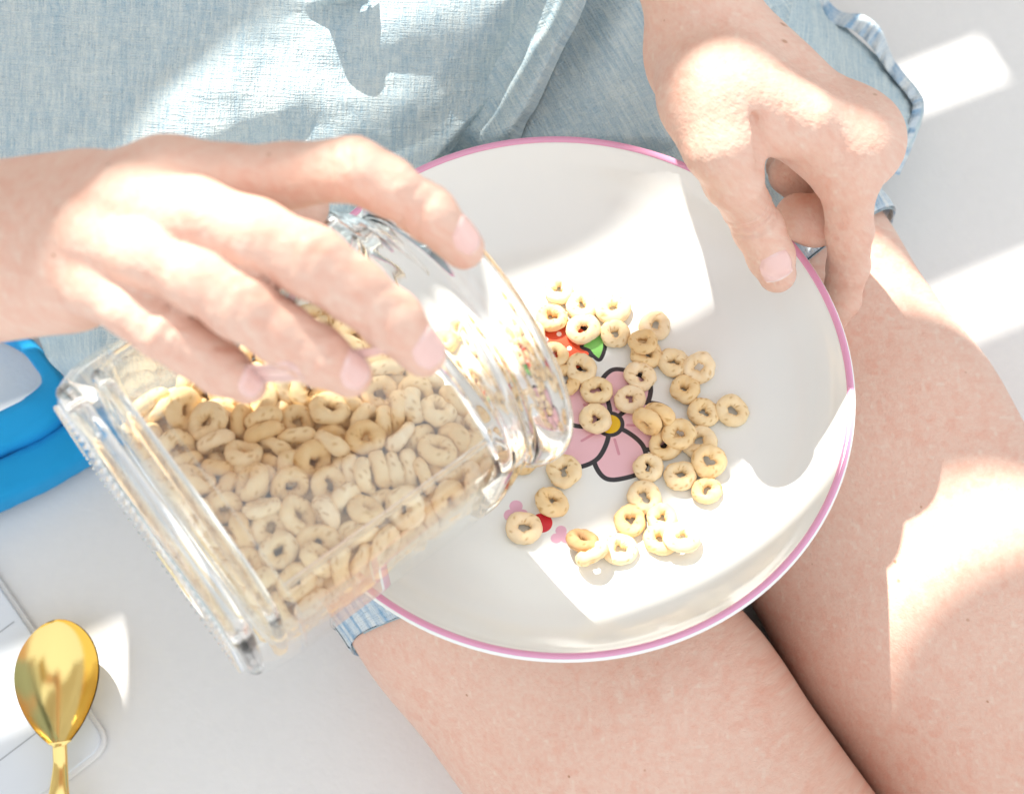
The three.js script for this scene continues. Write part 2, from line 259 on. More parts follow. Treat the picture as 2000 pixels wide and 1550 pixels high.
{
  const NU = 160;
  // solid pieces of revolution-like section: [half width, axial, corner radius share]
  const solid = (name, prof, n, m) => { const pts = new THREE.SplineCurve(prof.map((p) => new THREE.Vector2(p[0], p[1]))).getPoints(n), sh = (v) => { const x = v * (prof.length - 1), i = Math.min(prof.length - 2, Math.floor(x)); return lerp(prof[i][2], prof[i + 1][2], x - i); }; return mesh(name, mergeVertices(grid(NU, n, (u, v) => { const q = pts[Math.round(v * n)], w = Math.max(1e-5, q.x), [x, z] = roundSq(1 - u, w, w * sh(v)); return V(x, q.y, z); }, { closeU: true }), 1e-7), m, jar); };
  const W = JW, c0 = 0.536;
  // walls: clear sheets, outer and inner face
  const sheetW = (ins, flip) => grid(NU, 24, (u, v) => { const [x, z] = roundSq(flip ? 1 - u : u, W - ins, 0.026 - ins); return V(x, lerp(0.0205, 0.0895, v), z); }, { closeU: true });
  mesh('body', mergeGeometries([sheetW(0, true), sheetW(0.0032, false)]), M.glass, jar);
  solid('base', [[0, 0.0020, 0.99], [0.5 * W, 0.0018, 0.9], [0.74 * W, 0.0008, 0.7], [0.86 * W, 0.0010, 0.6], [0.945 * W, 0.0042, c0], [0.99 * W, 0.0100, c0], [W + 0.0001, 0.0160, c0], [W, 0.0205, c0], [W - 0.0016, 0.0214, c0], [W - 0.0033, 0.0205, 0.52], [W - 0.0042, 0.0160, 0.52], [0.86 * W, 0.0122, 0.6], [0.7 * W, 0.0108, 0.8], [0.4 * W, 0.0104, 0.95], [0, 0.0104, 0.99]], 110, M.glass);
  const dots = []; for (let i = 0; i < 110; i++) { const [x, z] = roundSq(i / 110, W * 0.875, W * 0.50), q = new THREE.SphereGeometry(0.0008, 8, 6); q.translate(x, 0.0008, z); dots.push(q); }
  const bd = mesh('stippling', mergeGeometries(dots), M.baseGlass, jar); bd.userData.kind = 'stuff';
  // the thick heel round the base and the inner step above it, and a fine mould seam down each corner
  const loopTube = (name, w, c, y, a, b) => mesh(name, mergeVertices(grid(200, 18, (u, v) => { const [x0, z0] = roundSq(((1 - u) % 1 + 1) % 1, w, c), k = v * 2 * Math.PI, [x1, z1] = roundSq(((1 - u) % 1 + 1) % 1, w + 0.001, c + 0.001), nx = (x1 - x0) / 0.001, nz = (z1 - z0) / 0.001; return V(x0 + nx * a * Math.cos(k), y + b * Math.sin(k), z0 + nz * a * Math.cos(k)); }, { closeU: true }), 1e-7), M.baseGlass, jar);
  loopTube('heel', W - 0.0056, 0.022, 0.0052, 0.0036, 0.0030); loopTube('inner_step', W - 0.0058, 0.022, 0.0150, 0.0022, 0.0020);
  for (let k = 0; k < 4; k++) { const sd = 2 * (W - 0.026), qc = Math.PI / 2 * 0.026, [x, z] = roundSq((k + 1) / 4 - qc / 2 / (4 * (sd + qc)), W - 0.0016, 0.0244), g = new THREE.CylinderGeometry(0.0009, 0.0009, 0.068, 10, 1); g.translate(x, 0.055, z); mesh('mould_seam', g, M.baseGlass, jar); }
  // shoulder, neck and rolled mouth rim in one thick piece
  solid('neck', [[W - 0.0001, 0.0895, c0], [W - 0.0002, 0.0950, 0.56], [W - 0.0012, 0.1000, 0.7], [W - 0.0024, 0.1045, 0.93], [W - 0.0022, 0.1075, 0.99], [W + 0.0002, 0.1102, 0.995], [W + 0.0016, 0.1140, 0.995], [W + 0.0014, 0.1185, 0.995], [W - 0.0008, 0.1212, 0.995], [W - 0.0034, 0.1206, 0.995], [W - 0.0046, 0.1170, 0.995], [W - 0.0056, 0.1090, 0.99], [W - 0.0056, 0.1040, 0.9], [W - 0.0044, 0.0990, 0.68], [W - 0.0035, 0.0945, 0.54], [W - 0.0032, 0.0895, 0.52], [W - 0.0016, 0.0887, c0], [W - 0.0001, 0.0895, c0]], 120, M.solidGlass);
}

// ---------------------------------------------------------------- cereal
const ringGeo = (k) => {
  const s = k * 13.7, three = 0.12 + 0.42 * hash3(k, 1, 9), ph = hash3(k, 2, 9) * 6.28, two = 0.3 * hash3(k, 3, 9), R = 0.00405, r = 0.00242, dent = hash3(k, 4, 9) * 6.28;
  const g = new THREE.TorusGeometry(1, 0.5, 18, 34), p = g.attributes.position, col = new Float32Array(p.count * 3);
  for (let i = 0; i < p.count; i++) {
    const x = p.getX(i), y = p.getY(i), z = p.getZ(i), th = Math.atan2(y, x), rad = Math.hypot(x, y), a = Math.atan2(z, rad - 1);
    const inner = 0.5 - 0.5 * Math.cos(a);
    const lump = fbm(Math.cos(th) * 1.3 + s, Math.sin(th) * 1.3, Math.cos(a) * 0.7 + s, 3), fineN = fbm(x * 5 + s, y * 5, z * 5, 3);
    const rr0 = r * (1 + 0.42 * lump + 0.14 * fineN), wv = three * Math.cos(3 * th + ph) * 0.5 + two * Math.cos(2 * th + ph * 2) + 0.35 * Math.exp(-4 * (1 - Math.cos(th - dent))) * (hash3(k, 7, 7) > 0.45 ? 1 : 0);
    let q = R * (1 - 0.05 * Math.cos(2 * th + ph)) + rr0 * Math.cos(a) * (a > 1.57 || a < -1.57 ? 1 + wv * inner * 0.55 : 1);
    q -= R * 0.22 * wv * inner; q = Math.max(q, 0.0008);
    const zz = rr0 * Math.sin(a) * 1.02 + 0.0004 * fbm(x * 1.2 + s, y * 1.2, 5, 2);
    p.setXYZ(i, q * Math.cos(th), zz, -q * Math.sin(th));
    const sp = noise3(x * 9 + s, y * 9, z * 9), toast = clamp(0.35 + 0.55 * fbm(x * 2.2 + s, y * 2.2, z * 2.2 + 3, 3) + 0.45 * inner * 0.5);
    let c = [lerp(0.94, 0.87, toast), lerp(0.78, 0.62, toast), lerp(0.53, 0.31, toast)];
    if (sp > 0.62) c = [0.66, 0.43, 0.19];
    col.set(c, i * 3);
  }
  g.setAttribute('color', new THREE.BufferAttribute(col, 3)); g.deleteAttribute('uv');
  const g2 = mergeVertices(g, 1e-6); g2.computeVertexNormals();
  return g2;
};
const RINGS = Array.from({ length: 16 }, (_, k) => ringGeo(k + 1));
const oatMats = [[1, 1, 1], [0.96, 0.9, 0.8], [1.03, 1.04, 1.06], [0.98, 0.93, 0.84], [1.02, 1.03, 1.1], [0.93, 0.84, 0.7], [1, 0.98, 0.93]].map((k) => new THREE.MeshPhysicalMaterial({ color: lin(...k), vertexColors: true, roughness: 0.85 }));
const toastMat = new THREE.MeshPhysicalMaterial({ color: lin(0.56, 0.43, 0.33), vertexColors: true, roughness: 0.8 });
let ringN = 0;
function oatRing(pos, q, label, grp, m) { const o = mesh('oat_ring', RINGS[ringN % RINGS.length], m || oatMats[Math.floor(hash3(ringN, 8, 4) * 6.99)]); ringN++; const sc = 0.9 + 0.19 * hash3(ringN, 5, 2); o.scale.set(sc, 0.92 + 0.16 * hash3(ringN, 6, 2), sc * (0.95 + 0.1 * hash3(ringN, 7, 2))); o.position.copy(pos); o.quaternion.copy(q); tag(o, label, 'cereal', grp); return o; }
{ // loose rings on the plate: [photo x, y, height level, tilt degrees, tilt heading, kind]
  const list = [[1091, 566], [1136, 596], [1198, 603], [1078, 621], [1139, 642], [1202, 652], [1279, 636, 0, 12, 1], [1256, 667, 1, 10, 2.5], [1262, 690, 0, 4], [1316, 708], [1366, 717, 0.35, 40, 0.6], [1136, 721], [1250, 735], [1337, 760, 0.15, 12, 3],
    [1165, 762], [1231, 779], [1163, 818, 0.1, 8, 1.5], [1265, 824, 0.5, 84, 0.55, 'edge'], [1288, 811, 0.5, 82, 0.55, 'edge'], [1374, 806], [1430, 802, 0.1, 14, 5.5], [1327, 847, 1, 10, 1.2], [1300, 868, 0, 5, 1], [1366, 862, 0, 14, 2], [1385, 901, 0.3, 26, 0.2], [1267, 913], [1329, 928], [1380, 959], [1101, 920, 0.15, 10, 2],
    [1078, 979, 0.15, 18, 4], [1258, 971], [1231, 1017], [1293, 1012], [1331, 1050, 0.85, 12, 4], [1290, 1052, 0, 6], [1211, 1073], [1023, 1031], [1138, 1056, 0.2, 35, 3.5, 'toast'], [1157, 1081, 0.35, 62, 2.6, 'pale'], [1083, 694], [1103, 742],
    [958, 748, 0], [918, 705], [905, 640, 0.2, 20, 1], [985, 650], [1010, 700], [1000, 800, 0, 8, 2], [1035, 650, 0.2, 10, 4], [950, 850], [1040, 745, 0, 0], [1020, 900]];
  for (const [px, py, lv = 0, ti = 4, th = px, kind] of list) {
    let q = onPlate(px, py, -0.0275); const r = Math.hypot(q.x, q.z), top = plateTop(r);
    q = onPlate(px, py, top + 0.0024 + lv * 0.0042 + (ti > 20 ? Math.sin(ti * Math.PI / 180) * 0.0028 : 0));
    const slope = (plateTop(Math.min(0.105, r + 0.004)) - plateTop(Math.max(0, r - 0.004))) / 0.008;
    const qs = new THREE.Quaternion().setFromAxisAngle(V(-q.z, 0, q.x).normalize(), r > 0.03 ? Math.atan(slope) : 0);
    const qt = new THREE.Quaternion().setFromAxisAngle(V(Math.cos(th), 0, Math.sin(th)), ti * Math.PI / 180), qy = new THREE.Quaternion().setFromAxisAngle(V(0, 1, 0), hash3(px, py, 3) * 6.28);
    const w = q.clone().applyQuaternion(plateQ).add(PLATE_C), Q = plateQ.clone().multiply(qs).multiply(qt).multiply(qy);
    const special = { edge: ['pale oat ring standing on its edge, one of a close pair', 'pair of oat rings on edge'], toast: ['darkest brown toasted oat ring, beside a small tilted one', undefined], pale: ['small tilted oat ring leaning on the dark toasted one', undefined] }[kind];
    const lab = special ? special[0] : lv >= 0.8 ? 'golden oat ring resting on top of other rings on the plate' : px < 1045 && py < 950 ? 'golden oat ring on the plate seen through the jar mouth' : Math.hypot(px - 1100, py - 675) < 62 ? 'golden oat ring lying over the red strawberry print' : Math.hypot(px - 1192, py - 828) < 100 ? 'golden oat ring lying over the pink flower print' : Math.hypot(px - 1058, py - 1021) < 50 ? 'golden oat ring touching the red cherry print' : 'golden oat ring lying on bare white glaze of the plate';
    oatRing(w, Q, lab, special ? special[1] : 'oat rings spilled on the plate', kind === 'toast' ? toastMat : undefined);
  }
}
{ // the heap in the jar: rigid rings of eight beads settle under gravity, in jar space
  const N = 560, NB = 8, RB = 0.00225, RM = 0.00405, bodies = [], gl = V(0, -1, 0).addScaledVector(jarA, -0.22).addScaledVector(jarE1, 0.12).normalize().transformDirection(jarMi), lim = JW - 0.0036, floorY = 0.0125;
  const off = Array.from({ length: NB }, (_, i) => V(RM * Math.cos(i * 2 * Math.PI / NB), 0, RM * Math.sin(i * 2 * Math.PI / NB)));
  const cr = 0.0225, s0 = lim - cr;
  for (let i = 0; i < N; i++) bodies.push({ x: V(rr(-0.033, 0.033), rr(0.02, 0.088), rr(-0.034, 0.034)), q: new THREE.Quaternion(rr(-1, 1), rr(-1, 1), rr(-1, 1), rr(-1, 1)).normalize(), p: off.map(() => V()), });
  const place = (b) => b.p.forEach((p, i) => p.copy(off[i]).applyQuaternion(b.q));
  const dq = new THREE.Quaternion(), ax = V(), inv = 1 / (0.6 * RM * RM);
  const push = (b, r, nx, ny, nz, d) => { // move body b so that its bead at r goes d along n
    const cx = r.y * nz - r.z * ny, cy = r.z * nx - r.x * nz, cz = r.x * ny - r.y * nx, w = 1 + (cx * cx + cy * cy + cz * cz) * inv, l = d / w;
    b.x.x += nx * l; b.x.y += ny * l; b.x.z += nz * l; ax.set(cx, cy, cz).multiplyScalar(l * inv); const an = ax.length(); if (an > 1e-9) { dq.setFromAxisAngle(ax.divideScalar(an), Math.min(0.25, an)); b.q.premultiply(dq); }
  };
  const cell = 0.0128, ITER = 420;
  for (let it = 0; it < ITER; it++) {
    const g = it < 230 ? 0.0011 : lerp(0.0008, 0.00005, (it - 230) / (ITER - 230));
    for (const b of bodies) { b.x.addScaledVector(gl, g); b.q.normalize(); place(b); }
    const H = new Map(), key = (i, j, k) => (i + 64) * 16384 + (j + 64) * 128 + k + 64;
    bodies.forEach((b, n) => { b.c = [Math.floor(b.x.x / cell), Math.floor(b.x.y / cell), Math.floor(b.x.z / cell)]; const k = key(...b.c); H.has(k) ? H.get(k).push(n) : H.set(k, [n]); });
    for (let n = 0; n < N; n++) { const b = bodies[n];
      for (let i = -1; i <= 1; i++) for (let j = -1; j <= 1; j++) for (let k = -1; k <= 1; k++) for (const m of H.get(key(b.c[0] + i, b.c[1] + j, b.c[2] + k)) ?? []) { if (m <= n) continue; const o = bodies[m]; if (b.x.distanceToSquared(o.x) > 0.0127 * 0.0127) continue;
        for (let a = 0; a < NB; a++) for (let c = 0; c < NB; c++) { const p = b.p[a], q = o.p[c], dx = b.x.x + p.x - o.x.x - q.x, dy = b.x.y + p.y - o.x.y - q.y, dz = b.x.z + p.z - o.x.z - q.z, d2 = dx * dx + dy * dy + dz * dz; if (d2 < 4 * RB * RB && d2 > 1e-12) { const d = Math.sqrt(d2), e = (2 * RB - d) * 0.42; push(b, p, dx / d, dy / d, dz / d, e); push(o, q, -dx / d, -dy / d, -dz / d, e); } }
      }
    }
    for (const b of bodies) for (const p of b.p) {
      const X = b.x.x + p.x, Y = b.x.y + p.y, Z = b.x.z + p.z;
      if (Y < floorY + RB) push(b, p, 0, 1, 0, floorY + RB - Y);
      if (Y > 0.103) push(b, p, 0, -1, 0, Y - 0.103);
      const ex = Math.abs(X) - s0, ez = Math.abs(Z) - s0; let nx = 0, nz = 0, d = 0;
      if (ex > 0 && ez > 0) { const l = Math.hypot(ex, ez); d = l - (cr - RB); nx = Math.sign(X) * ex / l; nz = Math.sign(Z) * ez / l; } else if (ex > ez) { d = Math.abs(X) - (lim - RB); nx = Math.sign(X); } else { d = Math.abs(Z) - (lim - RB); nz = Math.sign(Z); }
      if (d > 0) push(b, p, -nx, 0, -nz, d);
    }
  }
  for (const b of bodies) { b.w = b.x.clone().applyMatrix4(jarM); b.d = b.w.distanceTo(EYE); }
  bodies.sort((a, b) => a.d - b.d);
  const jq = new THREE.Quaternion().setFromRotationMatrix(jarM), rest = [];
  bodies.forEach((b, i) => { b.q.normalize(); const Q = jq.clone().multiply(b.q); if (i < 240) oatRing(b.w, Q, 'golden oat ring heaped inside the tilted glass jar', 'oat rings in the jar'); else rest.push(RINGS[i % RINGS.length].clone().applyMatrix4(new THREE.Matrix4().compose(b.w, Q, V(1, 1, 1)))); });
  const o = mesh('oat_ring_heap', mergeGeometries(rest), oatMats[0]); o.userData.kind = 'stuff'; tag(o, 'oat rings buried at the bottom of the heap in the jar', 'cereal');
}


// ---------------------------------------------------------------- the person: bare skin as one mesh, nails, shirt, shorts
const person = group('person'); tag(person, 'person in pale denim shirt and shorts seated on the floor, pouring cereal', 'person');
const J = (px, py, d, r) => [atd(px, py, d), r];
const mix = (a, b, t) => [a[0].clone().lerp(b[0], t), lerp(a[1], b[1], t)];
function makeHand({ fingers, palm, arm, kf = 0.006, kp = 0.010, extra = [] }) {
  const fc = fingers.map(chain), pb = [...palm.map(([a, b]) => bone(a[0], b[0], a[1], b[1]))], ab = chain(arm);
  return (x, y, z) => {
    let p = dChain(pb, x, y, z, kp); p = smin(p, dChain(ab, x, y, z, 0.01), 0.010);
    let d = p; for (const f of fc) { const q = dChain(f, x, y, z, 0.003); d = smin(d, smin(p, q, kf), 0.0012); }
    for (const e of extra) d = e(x, y, z, d);
    return d - 0.00008 * noise3(x * 700, y * 700, z * 700);
  };
}
const creases = (c, a, amp, list, wd = 0.0009) => { const A0 = a.clone().normalize(); return (x, y, z, d) => { const px = x - c.x, py = y - c.y, pz = z - c.z, q = px * px + py * py + pz * pz; if (q > 0.0004 || d > 0.004 || d < -0.004) return d; const s = px * A0.x + py * A0.y + pz * A0.z, w = Math.exp(-q / 0.00011), n = 0.0006 * noise3(x * 420, y * 420, z * 420); let g = 0; for (const t of list) { const e = (s - t + n) / wd; g += Math.exp(-e * e); } return d + amp * w * g; }; };
// --- hand on the jar: index, middle, ring and little finger over the glass, thumb behind it
const A = {
  wrist: J(-60, 506, 0.350, 0.0165), wrist2: J(-50, 470, 0.352, 0.0160), elbow: J(-900, 600, 0.35, 0.030),
  iM: J(322, 350, 0.321, 0.0098), mM: J(258, 402, 0.314, 0.0098), rM: J(192, 456, 0.315, 0.0094), pM: J(128, 520, 0.322, 0.0088),
};
const deeper = (j, d, r) => [j[0].clone().addScaledVector(FWD, d), r];
const handA = makeHand({
  fingers: [
    [A.iM, J(440, 352, 0.326, 0.00855), J(560, 343, 0.329, 0.00779), J(690, 330, 0.324, 0.00769), J(755, 362, 0.327, 0.00703), J(835, 415, 0.334, 0.00684), J(905, 484, 0.344, 0.00560)],
    [A.mM, J(380, 420, 0.309, 0.00855), J(500, 458, 0.308, 0.00788), J(610, 512, 0.309, 0.00826), J(690, 566, 0.314, 0.00751), J(765, 626, 0.320, 0.00732), J(826, 690, 0.329, 0.00589)],
    [A.rM, J(290, 492, 0.309, 0.00826), J(385, 545, 0.308, 0.00760), J(470, 598, 0.309, 0.00788), J(545, 648, 0.314, 0.00722), J(620, 694, 0.319, 0.00703), J(682, 732, 0.327, 0.00570)],
    [A.pM, J(190, 558, 0.316, 0.00732), J(255, 600, 0.314, 0.00675), J(318, 642, 0.314, 0.00693), J(372, 680, 0.317, 0.00636), J(432, 720, 0.321, 0.00617), J(482, 750, 0.328, 0.00503)],
    [J(40, 500, 0.362, 0.017), J(240, 430, 0.372, 0.0125), J(450, 400, 0.378, 0.0105), J(585, 405, 0.382, 0.0085)],
  ],
  palm: [[A.wrist, deeper(A.mM, 0.006, 0.0095)], [A.wrist2, deeper(A.iM, 0.006, 0.0095)], [A.wrist, deeper(A.rM, 0.006, 0.0092)], [A.wrist, deeper(A.pM, 0.004, 0.0088)], [A.wrist2, J(180, 410, 0.345, 0.013)], [J(0, 556, 0.350, 0.0115), J(140, 552, 0.337, 0.0112)], [deeper(A.iM, 0.008, 0.008), deeper(A.mM, 0.008, 0.008)], [deeper(A.mM, 0.008, 0.008), deeper(A.rM, 0.008, 0.008)], [deeper(A.rM, 0.008, 0.008), deeper(A.pM, 0.008, 0.008)]],
  arm: [mix(A.wrist, A.wrist2, 0.5), J(-420, 540, 0.357, 0.0205), A.elbow],
  extra: [[690, 318, 0.323, 560, 343, 0.329], [600, 500, 0.300, 500, 458, 0.308], [745, 606, 0.309, 690, 566, 0.314], [462, 590, 0.300, 385, 545, 0.308], [600, 680, 0.308, 545, 648, 0.314], [314, 636, 0.306, 255, 600, 0.314], [420, 708, 0.312, 372, 680, 0.317], [820, 400, 0.332, 755, 362, 0.335]].map(([x, y, d, x1, y1, d1]) => creases(atd(x, y, d), atd(x, y, d).sub(atd(x1, y1, d1)), 0.0006, [-0.0030, 0.0004, 0.0036])),
});
// --- hand on the plate: thumb over the rim, fingers curled beneath
const B = {
  wrist: J(1380, 95, 0.474, 0.0158), wrist2: J(1398, 110, 0.484, 0.0158), fore: J(1345, -60, 0.462, 0.0160), fore2: J(1300, -330, 0.490, 0.0205), elbow: J(1235, -760, 0.53, 0.030),
  iM: J(1650, 290, 0.484, 0.0112), mM: J(1668, 275, 0.502, 0.0114), rM: J(1648, 262, 0.522, 0.0110), pM: J(1610, 255, 0.540, 0.0100),
};
const groove = (p, q, r) => { const g = bone(atd(...p), atd(...q), r, r); return (x, y, z, d) => { if (d > 0.01) return d; const e = -dBone(g, x, y, z); return -smin(-d, -e, 0.004); }; };
const handB = makeHand({
  kf: 0.008, kp: 0.018,
  fingers: [
    [J(1385, 175, 0.456, 0.0148), J(1405, 285, 0.452, 0.0120), J(1432, 350, 0.466, 0.0102), J(1457, 400, 0.490, 0.0088), J(1481, 446, 0.497, 0.0092), J(1506, 500, 0.505, 0.0087), J(1518, 534, 0.511, 0.0074)],
    [B.iM, J(1656, 350, 0.488, 0.0100), J(1660, 450, 0.514, 0.0088), J(1657, 520, 0.535, 0.0082), J(1642, 585, 0.553, 0.0080), J(1604, 652, 0.568, 0.0066)],
    [B.mM, J(1662, 350, 0.525, 0.0098), J(1632, 425, 0.532, 0.0096), J(1592, 432, 0.530, 0.0098), J(1560, 424, 0.529, 0.0096)],
    [B.rM, J(1640, 320, 0.545, 0.0096), J(1600, 355, 0.548, 0.0092), J(1565, 350, 0.545, 0.0090), J(1542, 340, 0.543, 0.0086)],
    [B.pM, J(1600, 300, 0.560, 0.0086), J(1560, 320, 0.572, 0.0082), J(1530, 325, 0.572, 0.0074)],
  ],
  palm: [[B.wrist2, B.iM], [B.wrist2, B.mM], [B.wrist2, B.rM], [J(1440, 165, 0.492, 0.014), B.pM], [B.wrist, J(1392, 185, 0.458, 0.0148)], [J(1400, 190, 0.456, 0.0142), J(1560, 240, 0.463, 0.0112)], [B.iM, B.mM], [B.mM, B.rM], [B.rM, B.pM]],
  arm: [mix(B.wrist, B.wrist2, 0.5), B.fore, B.fore2, B.elbow],
  extra: [creases(atd(1482, 432, 0.487), atd(1508, 500, 0.507).sub(atd(1460, 400, 0.49)), 0.0010, [-0.0046, -0.0008, 0.0030], 0.0010), groove([1470, 230, 0.4445], [1482, 275, 0.4475], 0.0016), groove([1482, 275, 0.4475], [1494, 318, 0.455], 0.0020)],
});
// --- legs lying on the floor
const L = {
  r: [[at(575, 520, 0.058), 0.074], [at(755, 800, 0.058), 0.073], [at(1000, 1135, 0.059), 0.0735], [at(1237, 1450, 0.059), 0.0718], [at(1640, 1990, 0.058), 0.067], [at(1960, 2420, 0.056), 0.057], [at(2450, 3080, 0.046), 0.048], [at(3100, 3950, 0.034), 0.032]],
  l: [[at(1215, 170, 0.058), 0.074], [at(1470, 600, 0.058), 0.0735], [at(1652, 880, 0.059), 0.0738], [at(1835, 1180, 0.059), 0.0730], [at(2150, 1690, 0.058), 0.068], [at(2400, 2110, 0.056), 0.057], [at(2820, 2800, 0.046), 0.048], [at(3350, 3700, 0.034), 0.032]],
};
const legB = [chain(L.r), chain(L.l)], torsoB = [bone(at(620, 120, 0.07), at(1120, -60, 0.07), 0.062, 0.062), bone(at(780, -40, 0.07), V(-0.14, 0.24, -0.62), 0.062, 0.09), bone(V(-0.30, 0.30, -0.64), V(0.09, 0.27, -0.70), 0.05, 0.05)];
const armsB = [chain([A.wrist, A.elbow, [V(-0.30, 0.30, -0.64), 0.045]]), chain([B.fore2, B.elbow, [V(0.09, 0.27, -0.70), 0.045]])];
const legsF = (x, y, z, k) => {
  const yy = y < 0.045 ? y + (0.045 - y) * 0.15 : y;             // soft flesh spread a little on the floor
  return Math.max(dChain(legB[k], x, yy, z, 0.008) + 0.0006 * noise3(x * 22, y * 22, z * 22), 0.0015 - y);
};
const bodyParts = [];
{
  for (const k of [0, 1]) bodyParts.push(nets((x, y, z) => legsF(x, y, z, k), V(k ? -0.08 : -0.22, -0.004, -0.38), V(0.80, 0.15, 0.95), 0.0045));
  bodyParts.push(nets((x, y, z) => Math.max(dChain(torsoB, x, y, z, 0.03), 0.0015 - y), V(-0.40, -0.004, -0.80), V(0.20, 0.40, -0.05), 0.006));
  
  bodyParts.push(nets(handA, V(-0.20, 0.255, -0.10), V(0.005, 0.40, 0.13), 0.0012)); 
  bodyParts.push(nets(handB, V(0.035, 0.08, -0.30), V(0.165, 0.32, 0.06), 0.0009)); 
  const arms = (x, y, z) => Math.min(dChain(armsB[0], x, y, z, 0.03), dChain(armsB[1], x, y, z, 0.03));
  const upper = (x, y, z) => { let d = arms(x, y, z); d = Math.max(d, -Math.min(handA(x, y, z) + 0.0005, handB(x, y, z) + 0.0005)); return d; };
  bodyParts.push(nets(upper, V(-0.52, 0.16, -0.76), V(0.24, 0.46, 0.13), 0.006));
}
const bodyG = mergeGeometries(bodyParts.map((g) => planarUV(g)));
const body = mesh('body', bodyG, M.skin, person);
// fingernails laid on the fingertips
function nail(f, tip, prev, up, w, l, back) {
  const T = atd(...tip), P = atd(...prev), dir = T.clone().sub(P).normalize(), lat = new THREE.Vector3().crossVectors(up, dir).normalize(), nrm = new THREE.Vector3().crossVectors(dir, lat).normalize();
  const col = [], N = 14, c0 = T.clone().addScaledVector(dir, back);
  const g = grid(N, N, (u, v) => {
    let a = u * 2 - 1, b = v * 2 - 1; const m = Math.max(Math.abs(a), Math.abs(b)), h = Math.hypot(a, b) || 1, k = m / h; a *= lerp(1, k, 0.62); b *= lerp(1, k, 0.62);
    const p = c0.clone().addScaledVector(lat, a * w / 2).addScaledVector(dir, b * l / 2).addScaledVector(nrm, 0.02);
    let gone = 0; for (let i = 0; i < 60; i++) { const d = f(p.x, p.y, p.z) * 0.8; if (d < 0.00003 || gone > 0.0192) break; gone += d; p.addScaledVector(nrm, -d); }
    p.addScaledVector(nrm, lerp(0.00065, -0.0003, Math.pow(m, 10)));
    const free = sstep(0.80, 0.9, b + 0.12 * a * a), moon = 1 - sstep(0.22, 0.32, Math.hypot(a * 0.9, b + 1));
    col.push(lerp(1, 1.1, free), lerp(1, 1.35, free) + 0.08 * moon, lerp(1, 1.4, free) + 0.1 * moon);
    return p;
  });
  g.setAttribute('color', new THREE.Float32BufferAttribute(col, 3));
  mesh('fingernail', g, M.nail, body);
}
const toEye = FWD.clone().negate();
nail(handA, [896, 466, 0.341], [835, 415, 0.334], toEye.clone().addScaledVector(RGT, 0.45).addScaledVector(UPV, 0.25), 0.0094, 0.0108, -0.0012);
nail(handA, [822, 680, 0.327], [765, 626, 0.320], toEye.clone().addScaledVector(RGT, 0.35).addScaledVector(UPV, 0.15), 0.0098, 0.0112, -0.0012);
nail(handA, [678, 726, 0.325], [620, 694, 0.319], toEye.clone().addScaledVector(RGT, 0.3).addScaledVector(UPV, 0.25), 0.0096, 0.0108, -0.0012);
nail(handA, [476, 745, 0.326], [432, 720, 0.321], toEye.clone().addScaledVector(RGT, 0.25).addScaledVector(UPV, 0.25), 0.0084, 0.0094, -0.0012);
nail(handB, [1516, 520, 0.500], [1496, 470, 0.496], toEye.clone().addScaledVector(UPV, -0.1).addScaledVector(RGT, 0.1), 0.0126, 0.0126, -0.0005);


// --- clothing
const clothUV = (dir) => (q) => { const c = Math.cos(dir), s = Math.sin(dir), x = q.x, z = q.z - q.y * 0.9; return [x * c + z * s, -x * s + z * c]; };
function spline(pts) { return (t) => { const n = pts.length - 1, x = clamp(t) * n, i = Math.min(n - 1, Math.floor(x)), f = x - i, g = (k) => pts[clamp(k, 0, n)], a = g(i - 1), b = g(i), c = g(i + 1), d = g(i + 2); return b.map((_, k) => 0.5 * (2 * b[k] + (c[k] - a[k]) * f + (2 * a[k] - 5 * b[k] + 4 * c[k] - d[k]) * f * f + (3 * b[k] - a[k] - 3 * c[k] + d[k]) * f * f * f)); }; }
const ridge = (px, py, x0, y0, x1, y1, w, amp, skew = 0) => { const dx = x1 - x0, dy = y1 - y0, l2 = dx * dx + dy * dy, t = clamp(((px - x0) * dx + (py - y0) * dy) / l2), ex = px - x0 - dx * t, ey = py - y0 - dy * t, s = (dx * ey - dy * ex) / Math.sqrt(l2), d = Math.hypot(ex, ey), ww = s > 0 ? w * (1 - skew) : w * (1 + skew), k = Math.sin(Math.PI * clamp(0.12 + 0.76 * t)); return amp * k * Math.exp(-(d / ww) * (d / ww)); };
// shirt front: heights over the belly and lap, written over the photo's lattice and lifted to real points
const shirtH = (px, py) => {
  const inward = (px - 1165) * -0.733 + py * -0.68 + 12, top = 0.169 + 0.019 * clamp((150 - py) / 180, -1.2, 2) - 0.007 * sstep(420, 950, px);      // a gently rising belly, falling to the lap at its right and lower side
  let h = lerp(0.150, top, sstep(0, 150, inward)) - 0.04 * sstep(330, 480, py) * sstep(600, 800, px) + 0.003 * noise3(px / 260, py / 260, 1);
  h += ridge(px, py, 690, 70, 1010, 60, 80, 0.0055, 0.2) + ridge(px, py, 300, 250, 520, 70, 70, 0.006, -0.2) + ridge(px, py, 520, 200, 650, 60, 55, 0.0022) + ridge(px, py, 420, 240, 700, 175, 55, 0.004, 0.2) + ridge(px, py, 640, 250, 900, 190, 60, 0.006) + ridge(px, py, 250, 330, 480, 255, 70, 0.004, -0.2) + ridge(px, py, 600, 6, 700, -14, 22, 0.006, 0.5);
  h += 0.0010 * fbm(px / 60, py / 45, 3, 3);
  return h;
};
